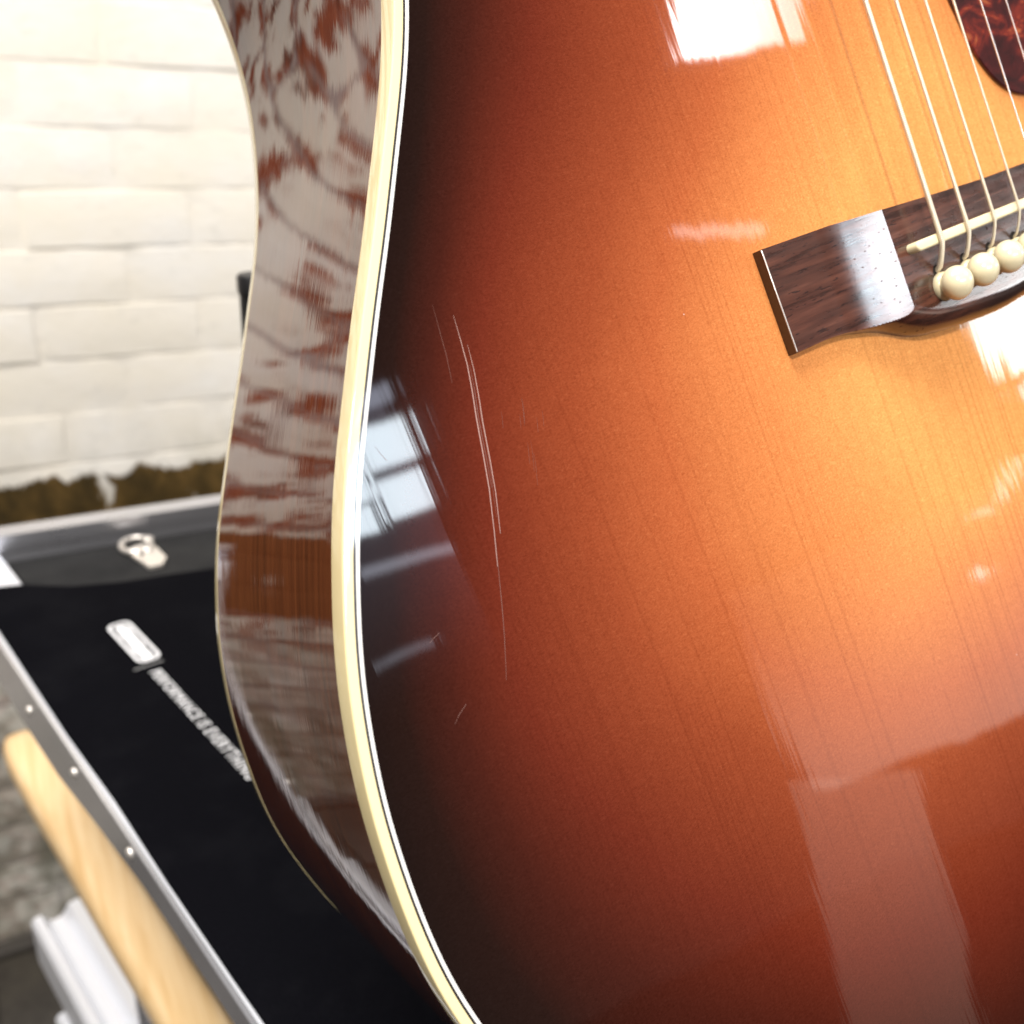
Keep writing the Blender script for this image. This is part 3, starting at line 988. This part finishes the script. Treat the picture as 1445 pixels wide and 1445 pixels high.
while x < 73.2 - 1e-6:
    xs.append(x)
    x += .2 if 36 < abs(x) < 50 else .4 if 36 < abs(x) < 60 else 1.0
xs = sorted(set([round(v, 4) for v in xs] + [-38.7, -38.68, 38.7, 38.68, 73.2]))
nyb = 80
verts, faces = [], []
for x in xs:
    yt = lerp_tab(YT, x)
    ybt = sum(lerp_tab(YB, x + dx) for dx in (-2, -1, 0, 1, 2)) / 5
    for k in range(nyb + 1):
        u = (k / nyb) ** 1.6
        y = ybt + (yt - ybt) * u
        verts.append((x * .001, y * .001, bh(x, y - ybt, 0) * .001))
m1 = nyb + 1
nb = len(xs)
for i in range(nb - 1):
    for k in range(nyb):
        faces.append((i * m1 + k, (i + 1) * m1 + k, (i + 1) * m1 + k + 1, i * m1 + k + 1))
ringi = [k for k in range(m1)] + [i * m1 + nyb for i in range(1, nb)] + [(nb - 1) * m1 + k for k in range(nyb - 1, -1, -1)] + [i * m1 for i in range(nb - 2, 0, -1)]
b0 = len(verts)
for r in ringi:
    verts.append((verts[r][0], verts[r][1], .00002))
for a in range(len(ringi)):
    c = (a + 1) % len(ringi)
    faces.append((ringi[a], ringi[c], b0 + c, b0 + a))
bridge = gp('bridge', mesh('bridge', verts, faces, 26), M['rose'])
# thin bright strip along the end of the wing
link('edge_strip', box('edge_strip', (-.07325, -.0127, .00252), (-.07285, .0106, .00274), .00008, 1), M['clasp'], bridge)

# saddle
sd = []
for k in range(9):
    a = math.pi / 2 + math.pi * k / 8
    sd.append((-.0338 + .0012 * math.cos(a), -.0012 + .0012 * math.sin(a)))
sd += [(.036, -.0024), (.036, 0)]
gp('saddle', prism('saddle', sd, .0078, .0110, .0005, 3), M['bone'])

SP, NUTW, SL = 54.0, 38.5, 645.0
def sxx(i, y):
    s = SP + (NUTW - SP) * y / SL
    return -s / 2 + s * i / 5
DIA = [1.18, .94, .74, .58, .38, .29]
ZS = 11.64
for i in range(6):
    r = DIA[i] / 2
    x0 = sxx(i, 0)
    path = [(x0 + .1, -8.6, 6.6), (x0 + .1, -8.2, 7.8), (x0 + .05, -7.4, 9.0), (x0, -5.5, 10.2), (x0, -3.4, 11.15), (x0, -2.2, 11.58), (x0, -1.2, ZS), (x0, 0.2, ZS + .02)]
    for y in (4, 12, 40, 100, 200, 350, 500, 647): path.append((sxx(i, y), y, ZS - 2.2 * max(0, y - 100) / 545))
    rr = [r * (1.25 if k < 3 else 1) for k in range(len(path))]
    gp('string', tube('string', [(a * .001, b * .001, c * .001) for a, b, c in path], [q * .001 for q in rr], 12), M['wound'] if i < 4 else M['steel'])
pin_prof = [(1.9, 6.5), (2.2, 7.9), (3.45, 7.95), (3.55, 8.5), (3.3, 9.3), (2.9, 9.6)]
for k in range(15):
    a = -1.05 + (math.pi / 2 + 1.05) * k / 14
    pin_prof.append((max(.02, 4.02 * math.cos(a)), 11.9 + 3.35 * math.sin(a)))
for i in range(6):
    me = lathe('bridge_pin', [(r * .001, z * .001) for r, z in pin_prof], 36)
    o = gp('bridge_pin', me, M['ivory'])
    o.location = Vector((sxx(i, 0) * .001, -.01176, random.uniform(-.0003, .0003))) - GB
    o.rotation_euler = (random.uniform(-.05, .05), random.uniform(-.05, .05), random.uniform(0, 3))
    h = lathe('pin_hole', [(.0017, .00795), (.0016, .00806), (.0001, .00806)], 16)
    link('pin_hole', h, M['hole'], bridge, (sxx(i, 0) * .001 + .0001, -.0083, 0))

bpy.context.view_layer.update()
